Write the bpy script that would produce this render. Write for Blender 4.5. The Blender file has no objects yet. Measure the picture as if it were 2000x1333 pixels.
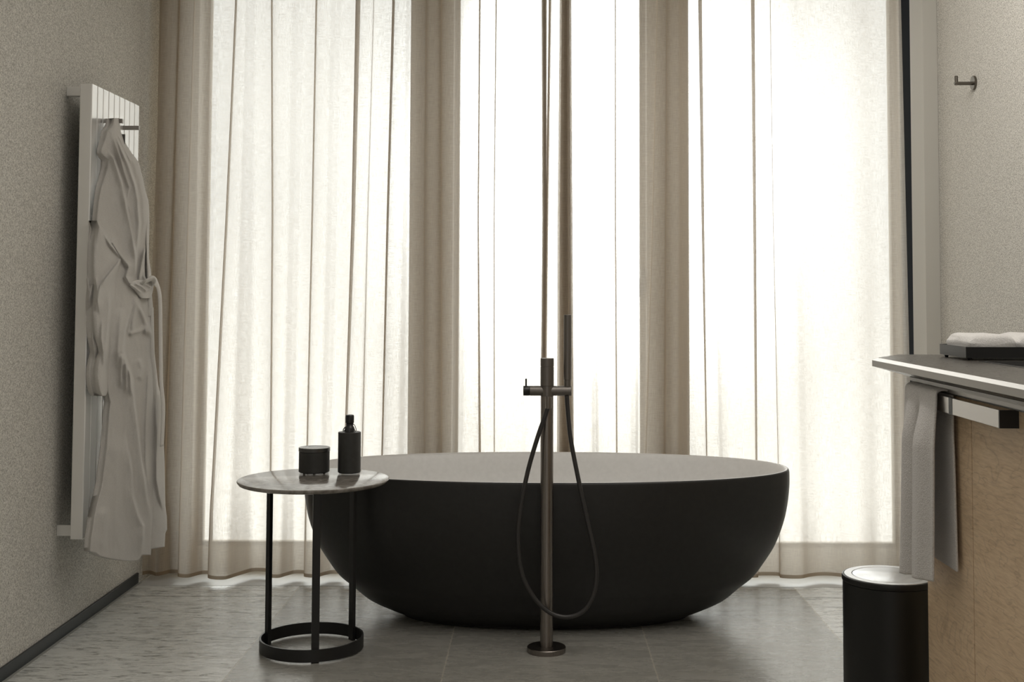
import bpy, bmesh, math, random
from math import sin, cos, pi, sqrt, exp
from mathutils import Vector, Matrix, noise

random.seed(7)
scene = bpy.context.scene
COL = scene.collection

# ------------------------------------------------------------------ camera
F = 2400.0                      # focal length in pixels of the 2000 px frame
EYE = Vector((0.0, 0.0, 1.07))
PITCH, ROLL = math.radians(2.92), math.radians(0.17)
SX, SY = -0.024, -0.107
cam_d = bpy.data.cameras.new('camera')
cam_d.sensor_width = 36.0
cam_d.lens = 36.0 * F / 2000.0
cam_d.shift_x, cam_d.shift_y = SX, SY
cam_d.clip_start = 0.05
cam = bpy.data.objects.new('camera', cam_d)
COL.objects.link(cam)
CAM_R = Matrix.Rotation(pi / 2 + PITCH, 3, 'X') @ Matrix.Rotation(ROLL, 3, 'Z')
cam.matrix_world = Matrix.Translation(EYE) @ CAM_R.to_4x4()
scene.camera = cam

def ray(u, v):
    a = (u - (1000 - 2000 * SX)) / F
    b = -(v - (666.5 + 2000 * SY)) / F
    return CAM_R @ Vector((a, b, -1.0))
def at_y(u, v, Y):
    d = ray(u, v); return EYE + d * (Y / d.y)
def at_z(u, v, z):
    d = ray(u, v); return EYE + d * ((z - EYE.z) / d.z)

# ------------------------------------------------------------------ world / light
scene.view_settings.view_transform = 'Standard'
scene.view_settings.look = 'None'
scene.view_settings.gamma = 1.0
scene.view_settings.use_curve_mapping = False
scene.view_settings.exposure = 0.0

SKY = 1.70
world = bpy.data.worlds.new('hazy_daylight')
scene.world = world
world.use_nodes = True
wn, wl = world.node_tree.nodes, world.node_tree.links
wn.clear()
w_out = wn.new('ShaderNodeOutputWorld'); w_bg = wn.new('ShaderNodeBackground')
w_tc = wn.new('ShaderNodeTexCoord')
w_dot = wn.new('ShaderNodeVectorMath'); w_dot.operation = 'DOT_PRODUCT'
sd = Vector((0.055, 1.0, 0.10)).normalized()
w_dot.inputs[1].default_value = sd
w_nrm = wn.new('ShaderNodeVectorMath'); w_nrm.operation = 'NORMALIZE'
wl.new(w_tc.outputs['Generated'], w_nrm.inputs[0]); wl.new(w_nrm.outputs[0], w_dot.inputs[0])
# veiled sun: broad soft glow in the haze
w_r = wn.new('ShaderNodeValToRGB')
cr = w_r.color_ramp
GLOW = [(0.0, .92), (.955, .98), (.974, 1.02), (.984, 1.45), (.991, 2.6), (1.0, 4.0)]
for i, (p_, v_) in enumerate(GLOW):
    el = cr.elements[0] if i == 0 else (cr.elements[-1] if i == len(GLOW) - 1 else cr.elements.new(p_))
    el.position = p_; el.color = (v_, v_ * .995, v_ * .99, 1)
wl.new(w_dot.outputs['Value'], w_r.inputs[0])
w_sep = wn.new('ShaderNodeSeparateXYZ'); wl.new(w_nrm.outputs[0], w_sep.inputs[0])
w_g = wn.new('ShaderNodeValToRGB')
w_g.color_ramp.elements[0].position = 0.40; w_g.color_ramp.elements[0].color = (1.42, 1.37, 1.30, 1)
w_g.color_ramp.elements[1].position = 0.54; w_g.color_ramp.elements[1].color = (1, 1, 1, 1)
for p_, v_ in ((0.62, 1.1), (0.72, 2.8), (0.90, 6.0)):      # overcast sky, brighter overhead
    e_ = w_g.color_ramp.elements.new(p_); e_.color = (v_, v_, v_, 1)
w_ma = wn.new('ShaderNodeMath'); w_ma.operation = 'MULTIPLY_ADD'
w_ma.inputs[1].default_value = 0.5; w_ma.inputs[2].default_value = 0.5
wl.new(w_sep.outputs['Z'], w_ma.inputs[0]); wl.new(w_ma.outputs[0], w_g.inputs[0])
w_mix = wn.new('ShaderNodeMixRGB'); w_mix.blend_type = 'MULTIPLY'; w_mix.inputs[0].default_value = 1
wl.new(w_r.outputs[0], w_mix.inputs[1]); wl.new(w_g.outputs[0], w_mix.inputs[2])
wl.new(w_mix.outputs[0], w_bg.inputs['Color'])
w_bg.inputs['Strength'].default_value = SKY
wl.new(w_bg.outputs[0], w_out.inputs[0])

# ------------------------------------------------------------------ room constants
XL, XR = -1.475, 1.453           # side walls
YC = 4.62                        # curtain line
YW = 4.75                        # room face of the window wall
ZC = 2.55                        # ceiling
YB = -1.6                        # wall behind the camera
WIN = [(-1.317, -0.484), (-0.3245, 0.427), (0.583, 1.418)]
ZS, ZH = 0.086, 2.45             # sill and head of the glass

for (a, b) in WIN:               # portals: they only guide the sky light through the openings
    ld = bpy.data.lights.new('window_portal', 'AREA')
    ld.shape = 'RECTANGLE'; ld.size = b - a; ld.size_y = ZH - ZS
    ld.cycles.is_portal = True
    lo = bpy.data.objects.new('window_portal', ld)
    lo.location = ((a + b) / 2, YW + 0.16, (ZS + ZH) / 2)
    lo.rotation_euler = (-pi / 2, 0, 0)
    COL.objects.link(lo)

# added fill lights, no lamps seen: overhead, behind the camera, towards the right wall
def area(name, loc, rot, sx, sy, power, col):
    ld = bpy.data.lights.new(name, 'AREA'); ld.shape = 'RECTANGLE'; ld.size = sx; ld.size_y = sy
    ld.energy = power; ld.color = col
    lo = bpy.data.objects.new(name, ld); lo.location = loc; lo.rotation_euler = rot; COL.objects.link(lo)
area('overhead_fill', (.45, 2.3, 2.53), (0, 0, 0), 1.9, 2.6, 19.0, (1.0, .955, .90))
area('rear_fill', (0, YB + .02, 1.3), (pi / 2, 0, 0), 2.6, 2.2, 9.5, (1.0, .965, .92))
area('right_wall_fill', (.55, 3.0, 2.45), (0, math.radians(-50), 0), .12, 1.8, 9.0, (1.0, .95, .89))

# ------------------------------------------------------------------ helpers
def tag(o, label=None, cat=None, group=None, kind=None):
    if label: o['label'] = label
    if cat: o['category'] = cat
    if group: o['group'] = group
    if kind: o['kind'] = kind
    return o
def empty(name, loc, label, cat, group=None, rz=0):
    o = bpy.data.objects.new(name, None); COL.objects.link(o)
    o.empty_display_size = 0.05
    o.location = loc; o.rotation_euler = (0, 0, rz)
    return tag(o, label, cat, group)
def obj(name, bm, mats, parent=None, smooth=False, label=None, recalc=True):
    if recalc: bmesh.ops.recalc_face_normals(bm, faces=bm.faces[:])
    me = bpy.data.meshes.new(name); bm.to_mesh(me); bm.free()
    if not isinstance(mats, (list, tuple)): mats = [mats]
    for m in mats: me.materials.append(m)
    if smooth:
        for p in me.polygons: p.use_smooth = True
    o = bpy.data.objects.new(name, me); COL.objects.link(o)
    if parent is not None:       # geometry is written in world metres: undo the parent's place
        o.parent = parent
        o.matrix_parent_inverse = Matrix.Identity(4)
        me.transform(Matrix.Translation(-Vector(parent_world(parent))))
    if label: o['label'] = label
    return o
def parent_world(p):
    v = Vector((0, 0, 0))
    while p is not None:
        v += p.location; p = p.parent
    return v
def auto_smooth(o, ang=35):
    for p in o.data.polygons: p.use_smooth = True
    bm = bmesh.new(); bm.from_mesh(o.data)
    for e in bm.edges:
        if len(e.link_faces) == 2 and e.calc_face_angle(0) > math.radians(ang): e.smooth = False
    bm.to_mesh(o.data); bm.free()
    return o
def box(bm, x0, x1, y0, y1, z0, z1, bev=0.0, seg=2):
    r = bmesh.ops.create_cube(bm, size=1.0)
    vs = r['verts']
    for v in vs:
        v.co = Vector((x0 + (v.co.x + .5) * (x1 - x0), y0 + (v.co.y + .5) * (y1 - y0), z0 + (v.co.z + .5) * (z1 - z0)))
    if bev > 0:
        es = list({e for v in vs for e in v.link_edges})
        bmesh.ops.bevel(bm, geom=es, offset=bev, segments=seg, profile=0.5, affect='EDGES')
def newbox(*a, **k):
    bm = bmesh.new(); box(bm, *a, **k); return bm
def lathe(bm, prof, c=(0, 0, 0), n=64, M=None):
    """prof: list of (r, z); r=0 closes with a fan."""
    rings = []
    for (r, z) in prof:
        if r < 1e-7:
            p = Vector((0, 0, z)); p = (M @ p) if M else p
            rings.append([bm.verts.new(p + Vector(c))])
        else:
            ring = []
            for i in range(n):
                a = 2 * pi * i / n
                p = Vector((r * cos(a), r * sin(a), z)); p = (M @ p) if M else p
                ring.append(bm.verts.new(p + Vector(c)))
            rings.append(ring)
    for A, B in zip(rings, rings[1:]):
        if len(A) == 1 and len(B) == 1: continue
        for i in range(n):
            j = (i + 1) % n
            if len(A) == 1: bm.faces.new((A[0], B[j], B[i]))
            elif len(B) == 1: bm.faces.new((A[i], A[j], B[0]))
            else: bm.faces.new((A[i], A[j], B[j], B[i]))
    return bm
def catmull(pts, sub=8):
    P = [Vector(p) for p in pts]; P = [P[0] * 2 - P[1]] + P + [P[-1] * 2 - P[-2]]
    out = []
    for i in range(1, len(P) - 2):
        for k in range(sub):
            t = k / sub
            a, b, c, d = P[i - 1], P[i], P[i + 1], P[i + 2]
            out.append(0.5 * ((2 * b) + (c - a) * t + (2 * a - 5 * b + 4 * c - d) * t * t + (3 * b - a - 3 * c + d) * t ** 3))
    out.append(P[-2].copy())
    return out
def tube(bm, pts, r, n=12, flat=None):
    """round (or flattened) tube along pts; flat=(rx, rn) with rn measured along world Y"""
    rings = []
    up = Vector((0, 1, 0))
    for i, p in enumerate(pts):
        t = (pts[min(i + 1, len(pts) - 1)] - pts[max(i - 1, 0)]).normalized()
        s = t.cross(up)
        if s.length < 1e-4: s = t.cross(Vector((1, 0, 0)))
        s.normalize(); w = s.cross(t).normalized()
        rr = r[i] if isinstance(r, (list, tuple)) else r
        rx, rw = (flat if flat else (rr, rr))
        rings.append([bm.verts.new(p + s * rx * cos(2 * pi * k / n) + w * rw * sin(2 * pi * k / n)) for k in range(n)])
    for A, B in zip(rings, rings[1:]):
        for k in range(n):
            bm.faces.new((A[k], A[(k + 1) % n], B[(k + 1) % n], B[k]))
    bm.faces.new(rings[0]); bm.faces.new(rings[-1][::-1])
    return bm
def prism(bm, poly, z0, z1):
    a = [bm.verts.new((x, y, z0)) for x, y in poly]; b = [bm.verts.new((x, y, z1)) for x, y in poly]
    n = len(poly)
    bm.faces.new(a[::-1]); bm.faces.new(b)
    for i in range(n): bm.faces.new((a[i], a[(i + 1) % n], b[(i + 1) % n], b[i]))
def lerp(a, b, t): return a + (b - a) * t
def interp(tab, x):
    if x <= tab[0][0]: return tab[0][1]
    for (a, fa), (b, fb) in zip(tab, tab[1:]):
        if x <= b: return fa + (fb - fa) * (x - a) / (b - a) if b > a else fb
    return tab[-1][1]
def sm(t): t = max(0, min(1, t)); return t * t * (3 - 2 * t)

# ------------------------------------------------------------------ materials
class Mat:
    def __init__(s, name):
        s.m = bpy.data.materials.new(name); s.m.use_nodes = True
        s.n, s.l = s.m.node_tree.nodes, s.m.node_tree.links
        s.b = s.n['Principled BSDF']; s.o = s.n['Material Output']
    def set(s, **k):
        for a, v in k.items():
            key = {'col': 'Base Color', 'rough': 'Roughness', 'metal': 'Metallic', 'spec': 'Specular IOR Level',
                   'sheen': 'Sheen Weight', 'coat': 'Coat Weight', 'coatr': 'Coat Roughness'}[a]
            s.b.inputs[key].default_value = (*v, 1) if isinstance(v, tuple) and len(v) == 3 else v
        return s
    def node(s, t, **k):
        n = s.n.new(t)
        for a, v in k.items():
            if a.startswith('_'): n.inputs[a[1:].replace('_', ' ')].default_value = v
            else: setattr(n, a, v)
        return n
    def coords(s, scale=(1, 1, 1), rot=(0, 0, 0), kind='Object'):
        tc = s.node('ShaderNodeTexCoord'); mp = s.node('ShaderNodeMapping')
        mp.inputs['Scale'].default_value = scale; mp.inputs['Rotation'].default_value = rot
        s.l.new(tc.outputs[kind], mp.inputs['Vector']); return mp.outputs[0]
    def noise(s, co, scale, detail=4, rough=.5, dist=0):
        n = s.node('ShaderNodeTexNoise', _Scale=scale, _Detail=detail, _Roughness=rough, _Distortion=dist)
        s.l.new(co, n.inputs['Vector']); return n.outputs[0]
    def ramp(s, x, stops):
        r = s.node('ShaderNodeValToRGB'); e = r.color_ramp.elements
        while len(e) < len(stops): e.new(.5)
        for el, (p, c) in zip(e, stops):
            el.position = p; el.color = (*c, 1) if len(c) == 3 else c
        s.l.new(x, r.inputs[0]); return r.outputs[0]
    def mix(s, f, a, b, mode='MIX'):
        m = s.node('ShaderNodeMixRGB', blend_type=mode)
        for i, x in ((0, f), (1, a), (2, b)):
            if hasattr(x, 'node'): s.l.new(x, m.inputs[i])
            else: m.inputs[i].default_value = x if i == 0 else ((*x, 1) if len(x) == 3 else x)
        return m.outputs[0]
    def math(s, op, a, b=0.0, c=0.0):
        m = s.node('ShaderNodeMath', operation=op)
        for i, x in enumerate((a, b, c)):
            if hasattr(x, 'node'): s.l.new(x, m.inputs[i])
            else: m.inputs[i].default_value = x
        return m.outputs[0]
    def bump(s, h, strength=.3, dist=.002, prev=None):
        b = s.node('ShaderNodeBump', _Strength=strength, _Distance=dist)
        s.l.new(h, b.inputs['Height'])
        if prev is not None: s.l.new(prev, b.inputs['Normal'])
        return b.outputs[0]
    def link(s, x, key): s.l.new(x, s.b.inputs[key]); return s

def plaster(name, lo, hi):
    M = Mat(name).set(rough=.9, spec=.2)
    c = M.coords()
    n = M.noise(c, 260, 3, .7); n2 = M.noise(c, 3, 3)
    col = M.ramp(n, [(.38, tuple(c_ * .82 for c_ in lo)), (.60, hi)])
    M.link(col, 'Base Color')
    M.link(M.bump(n, .9, .0022), 'Normal')
    return M.m
m_wall = plaster('grainy_plaster', (.52, .50, .455), (.86, .84, .785))
m_smooth = Mat('smooth_paint').set(col=(.56, .545, .50), rough=.6).m
m_ceil = Mat('ceiling_paint').set(col=(.62, .60, .56), rough=.9).m
m_frame = Mat('window_frame_paint').set(col=(.40, .35, .285), rough=.5).m
m_hem_glow = Mat('floor_strip_painted_light').set(col=(.50, .495, .475), rough=.5).m
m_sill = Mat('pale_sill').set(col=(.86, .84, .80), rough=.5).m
m_dark = Mat('near_black_strip').set(col=(.010, .011, .013), rough=1.0, spec=.05).m
m_base = Mat('dark_metal_skirting').set(col=(.035, .042, .045), rough=.42, metal=.3).m
m_joint = Mat('grey_joint').set(col=(.33, .33, .31), rough=.8).m

def floor_material():
    M = Mat('grey_stone_tiles')
    c = M.coords(); cs = M.coords((.45, 1.6, 1))
    sep = M.node('ShaderNodeSeparateXYZ'); M.l.new(c, sep.inputs[0])
    X, Y = sep.outputs['X'], sep.outputs['Y']
    # 0.6026 x 1.2 m tiles, a joint at x=-0.863 and y=4.40
    tx = M.math('DIVIDE', M.math('ADD', X, .8627 + 6.026), .6026)
    ty = M.math('DIVIDE', M.math('ADD', Y, -4.40 + 12.0), 1.2)
    fx = M.math('FRACT', tx); fy = M.math('FRACT', ty)
    dx = M.math('MULTIPLY', M.math('MINIMUM', fx, M.math('SUBTRACT', 1.0, fx)), .6026)
    dy = M.math('MULTIPLY', M.math('MINIMUM', fy, M.math('SUBTRACT', 1.0, fy)), 1.2)
    d = M.math('MINIMUM', dx, dy)
    joint = M.math('LESS_THAN', dx, .0021); jointy = M.math('LESS_THAN', dy, .0028)
    # per tile random value
    comb = M.node('ShaderNodeCombineXYZ')
    M.l.new(M.math('FLOOR', tx), comb.inputs[0]); M.l.new(M.math('FLOOR', ty), comb.inputs[1])
    wn_ = M.node('ShaderNodeTexWhiteNoise', noise_dimensions='3D'); M.l.new(comb.outputs[0], wn_.inputs['Vector'])
    rnd = wn_.outputs['Value']
    off = M.node('ShaderNodeVectorMath', operation='MULTIPLY_ADD')
    M.l.new(wn_.outputs['Color'], off.inputs[0]); off.inputs[1].default_value = (9, 9, 9); M.l.new(cs, off.inputs[2])
    v = off.outputs[0]
    big = M.noise(v, 3.2, 5, .6, .8); mid = M.noise(v, 14, 6, .65, .6); fine = M.noise(v, 60, 4, .7)
    col = M.ramp(big, [(.3, (.205, .198, .172)), (.7, (.30, .292, .262))])
    col = M.mix(.55, col, M.ramp(mid, [(.35, (.19, .182, .16)), (.5, (.28, .272, .243)), (.72, (.38, .372, .34))]))
    col = M.mix(.35, col, M.ramp(fine, [(.35, (.18, .173, .152)), (.68, (.40, .395, .365))]))
    # thin pale veins
    vein = M.noise(v, 5.5, 5, .6, 2.0)
    vm = M.ramp(vein, [(.490, (0, 0, 0)), (.5, (1, 1, 1)), (.510, (0, 0, 0))])
    col = M.mix(M.math('MULTIPLY', vm, .28), col, (.42, .40, .35))
    tint = M.ramp(rnd, [(0, (.90, .90, .90)), (1, (1.06, 1.055, 1.05))])
    col = M.mix(1.0, col, tint, 'MULTIPLY')
    
    # the outer columns are riven, the middle ones honed
    rough_col = M.math('MAXIMUM', M.math('LESS_THAN', X, -.8627), M.math('GREATER_THAN', X, .945))
    col = M.mix(M.math('MULTIPLY_ADD', rough_col, .75, .10), col, (.76, .77, .745))
    flake = M.noise(M.coords((4.5, 26, 1)), 3.0, 6, .62, 1.1)
    fm = M.ramp(flake, [(.40, (1, 1, 1)), (.455, (0, 0, 0))])
    col = M.mix(M.math('MULTIPLY', M.math('MULTIPLY', fm, rough_col), .8), col, (.20, .20, .185))
    fl2 = M.ramp(flake, [(.53, (0, 0, 0)), (.60, (1, 1, 1))])
    col = M.mix(M.math('MULTIPLY', M.math('MULTIPLY', fl2, rough_col), .35), col, (.80, .80, .77))
    col = M.mix(joint, col, (.47, .445, .385)); col = M.mix(jointy, col, (.10, .098, .09))
    M.link(col, 'Base Color')
    r1 = M.noise(v, 22, 5, .6, 1.2); r2 = M.noise(v, 90, 3, .6)
    st = M.math('MULTIPLY_ADD', rough_col, .5, .08)
    bp = M.node('ShaderNodeBump', _Distance=.006); M.l.new(st, bp.inputs['Strength'])
    hh = M.math('ADD', r1, M.math('MULTIPLY', r2, .25))
    M.l.new(M.math('SUBTRACT', hh, M.math('MULTIPLY', M.math('MAXIMUM', joint, jointy), .35)), bp.inputs['Height'])
    M.link(bp.outputs[0], 'Normal')
    M.link(M.ramp(mid, [(.3, (.20,) * 3), (.7, (.34,) * 3)]), 'Roughness')
    M.b.inputs['Specular IOR Level'].default_value = .7
    return M.m
m_floor = floor_material()

def curtain_material(name, k=.66, open_=0.34, base=(.82, .765, .695)):
    M = Mat(name)
    M.n.remove(M.b)
    # woven structure from metres along the cloth (UV is in metres)
    tc = M.node('ShaderNodeTexCoord')
    def stretched(sx, sy):
        mp = M.node('ShaderNodeMapping'); mp.inputs['Scale'].default_value = (sx, sy, 1)
        M.l.new(tc.outputs['UV'], mp.inputs['Vector']); return mp.outputs[0]
    weft = M.noise(stretched(30, 420), 1, 3, .6)
    warp = M.noise(stretched(520, 22), 1, 3, .6)
    weave = M.math('MULTIPLY_ADD', M.math('ADD', weft, warp), .5, 0)
    w = M.ramp(weave, [(.34, (.55,) * 3), (.66, (1.4,) * 3)])
    lw = M.node('ShaderNodeLayerWeight', _Blend=.5)
    facing = M.math('SUBTRACT', 1.0, lw.outputs['Facing'])       # cos of the viewing angle
    fc = M.math('MAXIMUM', M.math('MULTIPLY_ADD', facing, 1.35, -.35), 0.0)   # gaps of a weave close at a slant
    opening = M.math('MULTIPLY', M.math('MULTIPLY', fc, w), open_)
    thin = M.math('MAXIMUM', M.math('MULTIPLY_ADD', facing, 1.15, -.15), .05)
    col = M.mix(weave, tuple(c * .86 for c in base), base)
    dif = M.node('ShaderNodeBsdfDiffuse'); M.l.new(M.mix(1, col, (.80, .72, .61), 'MULTIPLY'), dif.inputs['Color'])
    trl = M.node('ShaderNodeBsdfTranslucent')
    M.l.new(M.mix(1, col, tuple([k] * 3), 'MULTIPLY'), trl.inputs['Color'])
    m1 = M.node('ShaderNodeMixShader'); M.l.new(M.math('MULTIPLY', thin, .66), m1.inputs[0])
    M.l.new(dif.outputs[0], m1.inputs[1]); M.l.new(trl.outputs[0], m1.inputs[2])
    tr = M.node('ShaderNodeBsdfTransparent'); tr.inputs['Color'].default_value = (1, .985, .965, 1)
    m2 = M.node('ShaderNodeMixShader'); M.l.new(opening, m2.inputs[0])
    M.l.new(m1.outputs[0], m2.inputs[1]); M.l.new(tr.outputs[0], m2.inputs[2])
    M.l.new(m2.outputs[0], M.o.inputs['Surface'])
    return M.m
m_curtain = curtain_material('sheer_linen')
m_hem = curtain_material('curtain_hem', .35, .02, (.52, .43, .33))

def glass_material():
    M = Mat('window_glass'); M.n.remove(M.b)
    tr = M.node('ShaderNodeBsdfTransparent'); tr.inputs[0].default_value = (.96, .98, .97, 1)
    gl = M.node('ShaderNodeBsdfGlossy', _Roughness=.02)
    fr = M.node('ShaderNodeFresnel', _IOR=1.25)
    mx = M.node('ShaderNodeMixShader'); M.l.new(fr.outputs[0], mx.inputs[0])
    M.l.new(tr.outputs[0], mx.inputs[1]); M.l.new(gl.outputs[0], mx.inputs[2])
    M.l.new(mx.outputs[0], M.o.inputs['Surface']); return M.m
m_glass = glass_material()

def stone(name, c0, c1, rough=.55, sc=60):
    M = Mat(name).set(rough=rough)
    n = M.noise(M.coords(), sc, 4)
    M.link(M.ramp(n, [(.3, c0), (.7, c1)]), 'Base Color')
    M.link(M.bump(M.noise(M.coords(), 400, 2), .08, .001), 'Normal')
    return M.m
m_bath_out = stone('matt_black_stone', (.013, .0125, .012), (.017, .0165, .016), .46)
m_bath_in = stone('matt_white_stone', (.74, .735, .725), (.79, .785, .775), .34)
m_black = Mat('black_powder_coat').set(col=(.012, .012, .012), rough=.38).m
m_jar = stone('matt_black_ceramic', (.028, .028, .026), (.036, .036, .034), .5)
m_cap = Mat('black_plastic_cap').set(col=(.008, .008, .008), rough=.3).m
m_bottle_neck = Mat('smoked_neck').set(col=(.03, .03, .03), rough=.25).m
m_rad = Mat('satin_radiator_enamel').set(col=(.88, .875, .86), rough=.27, metal=.5, spec=.9, coat=1.0, coatr=.16).m
m_rad.node_tree.nodes['Principled BSDF'].inputs['Coat IOR'].default_value = 1.9
m_radslot = Mat('radiator_core').set(col=(.10, .095, .09), rough=.6).m
m_railm = Mat('satin_steel_rail').set(col=(.30, .28, .26), rough=.35, metal=.8).m

def brushed(name, col, rough, sc=(900, 900, 3), amt=.12):
    M = Mat(name).set(metal=1.0, col=col)
    n = M.noise(M.coords(sc), 1, 3)
    M.link(M.ramp(n, [(.3, (max(rough - amt, .05),) * 3), (.7, (rough + amt,) * 3)]), 'Roughness')
    return M.m
m_gun = brushed('brushed_gunmetal', (.26, .235, .215), .33)
m_gunflat = brushed('gunmetal_fittings', (.20, .185, .17), .42)
m_hose = Mat('dark_hose').set(col=(.045, .043, .042), rough=.38, metal=.4).m
m_hookm = Mat('satin_nickel').set(col=(.17, .155, .135), rough=.32, metal=1.0).m
m_hlight = Mat('polished_rail').set(col=(.46, .44, .42), rough=.25, metal=1.0).m

def marble():
    M = Mat('grey_brown_marble').set(rough=.13, spec=.45)
    c = M.coords()
    a = M.noise(c, 9, 7, .62, 1.6); b = M.noise(c, 34, 5, .6, .6)
    col = M.ramp(a, [(.3, (.13, .115, .10)), (.5, (.235, .215, .19)), (.58, (.34, .32, .29)), (.75, (.21, .185, .16))])
    col = M.mix(.4, col, M.ramp(b, [(.35, (.10, .08, .068)), (.68, (.36, .34, .31))]))
    M.link(col, 'Base Color'); return M.m
m_marble = marble()
def counter_stone():
    M = Mat('dark_taupe_composite').set(rough=.30, spec=.55)
    n = M.noise(M.coords(), 25, 5)
    M.link(M.ramp(n, [(.3, (.05, .044, .038)), (.7, (.075, .067, .058))]), 'Base Color')
    M.link(M.ramp(M.noise(M.coords(), 60, 3), [(.3, (.26,) * 3), (.7, (.34,) * 3)]), 'Roughness')
    return M.m
m_counter = counter_stone()
m_counter_bevel = Mat('bevel_painted_shine').set(col=(.80, .79, .77), rough=.2, spec=.8).m  # bevel of the dark stone, coloured pale for the window reflected in it
m_counter_edge = Mat('counter_edge').set(col=(.30, .275, .24), rough=.35, spec=.6).m

def oak():
    M = Mat('light_oak').set(rough=.5, spec=.35)
    # grain runs across the fronts, tilting; contour lines of a stretched noise make cathedral grain
    c = M.coords((1, 1.0, 3.2), (math.radians(22), 0, 0))
    base = M.noise(c, 2.6, 4, .5, .5)
    ringsn = M.math('FRACT', M.math('MULTIPLY', base, 16))
    tri = M.math('ABSOLUTE', M.math('MULTIPLY_ADD', ringsn, 2.0, -1.0))
    c2 = M.coords((40, 22, 260), (math.radians(22), 0, 0))
    fib = M.noise(c2, 1.0, 4, .65)
    big = M.noise(M.coords((1, 1.2, 1.6)), 3, 3)
    col = M.ramp(big, [(.3, (.74, .54, .34)), (.7, (.86, .66, .45))])
    col = M.mix(M.math('MULTIPLY', M.ramp(tri, [(.0, (0, 0, 0)), (.8, (.1,) * 3), (1, (1, 1, 1))]), .42), col, (.27, .17, .095))
    col = M.mix(.42, col, M.ramp(fib, [(.32, (.48, .335, .205)), (.6, (.84, .67, .48))]))
    M.link(col, 'Base Color')
    M.link(M.bump(fib, .12, .001), 'Normal'); return M.m
m_oak = oak()

def terry(name, c0, c1, sc=520, st=.7, scatter=0.0):
    M = Mat(name).set(rough=.95, spec=.1, sheen=.25)
    c = M.coords()
    n = M.noise(c, sc, 3, .6)
    M.link(M.ramp(n, [(.3, c0), (.7, c1)]), 'Base Color')
    M.link(M.bump(n, st, .0022), 'Normal')
    if scatter:
        trl = M.node('ShaderNodeBsdfTranslucent'); trl.inputs['Color'].default_value = (*c1, 1)
        mx = M.node('ShaderNodeMixShader', _Fac=scatter)
        M.l.new(M.b.outputs[0], mx.inputs[1]); M.l.new(trl.outputs[0], mx.inputs[2])
        M.l.new(mx.outputs[0], M.o.inputs['Surface'])
    return M.m
m_robe = terry('white_terry', (.60, .575, .54), (.70, .68, .65), 420, .35, .10)
m_robe_band = terry('robe_belt_cloth', (.62, .60, .565), (.72, .70, .67), 420, .3)
m_towel = terry('grey_white_terry', (.54, .515, .49), (.72, .695, .67), 330, 1.0)
m_towel_w = terry('white_towel', (.70, .685, .66), (.84, .82, .80), 330, 1.0)
m_label = Mat('woven_label').set(col=(.10, .095, .09), rough=.8).m

# ================================================================== SETTING
def structure(name, bm, mat, parent=None, **k):
    o = obj(name, bm, mat, parent, **k)
    if parent is None: tag(o, kind='structure')
    return o
structure('floor', newbox(XL - .2, XR + .2, YB - .2, 5.3, -.12, 0), m_floor)
structure('ceiling', newbox(XL - .2, XR + .2, YB - .2, 5.3, ZC, ZC + .12), m_ceil)
structure('wall_left', newbox(XL - .14, XL, YB - .2, 4.96, 0, ZC), m_wall)
structure('wall_right', newbox(XR, XR + .14, YB - .2, 4.96, 0, ZC), m_wall)
structure('wall_front', newbox(XL, XR, YB - .14, YB, 0, ZC), m_smooth)
# pier beside the right-hand window
bm = newbox(1.400, XR, 4.42, 4.575, 0, ZC, bev=.002)
structure('trim_1', bm, m_smooth)
structure('trim_2', newbox(1.412, XR, 4.575, YW, 0, ZC), m_dark)  # near-black strip between the curtain edge and the pier
# window wall: piers, sill, head
bm = bmesh.new()
xs = [XL] + [v for w in WIN for v in w] + [XR]
for i in range(0, len(xs), 2): box(bm, xs[i], xs[i + 1], YW, YW + .16, 0, ZC)
box(bm, XL, XR, YW, YW + .159, ZH, ZC)
structure('wall_back', bm, m_frame)
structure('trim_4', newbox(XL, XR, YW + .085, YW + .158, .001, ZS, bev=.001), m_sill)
structure('trim_5', newbox(XL + .02, XR - .06, YC - .062, YW + .085, 0, .0008), m_hem_glow)  # floor strip coloured pale for the light falling under the curtain hem
for i, (a, b) in enumerate(WIN):
    f = bmesh.new(); y0, y1, t = YW + .09, YW + .13, .018
    box(f, a, a + t, y0, y1, ZS, ZH); box(f, b - t, b, y0, y1, ZS, ZH)
    box(f, a + t, b - t, y0, y1, ZS, ZS + t); box(f, a + t, b - t, y0, y1, ZH - t, ZH)
    wf = structure('window_%d' % (i + 1), f, m_frame)
    obj('pane', newbox(a + t, b - t, YW + .108, YW + .112, ZS + t, ZH - t), m_glass, wf)
    if i == 1:
        h = bmesh.new()
        box(h, b - .017, b - .004, YW + .074, YW + .09, 1.085, 1.165, bev=.002)
        box(h, b - .020, b - .008, YW + .044, YW + .074, 1.11, 1.126, bev=.002)
        box(h, b - .026, b - .004, YW + .032, YW + .044, 1.060, 1.135, bev=.003)
        obj('window_handle', h, m_railm, wf)
# skirting
structure('baseboard_left', newbox(XL, XL + .009, YB, YC - .02, 0.0, .037, bev=.0015), m_base)
structure('trim_3', newbox(XL + .009, XL + .019, YB, YC - .02, 0, .0012), m_joint)
structure('baseboard_right', newbox(XR - .009, XR, 3.0, 4.42, 0.0, .037, bev=.0015), m_base)

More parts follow.
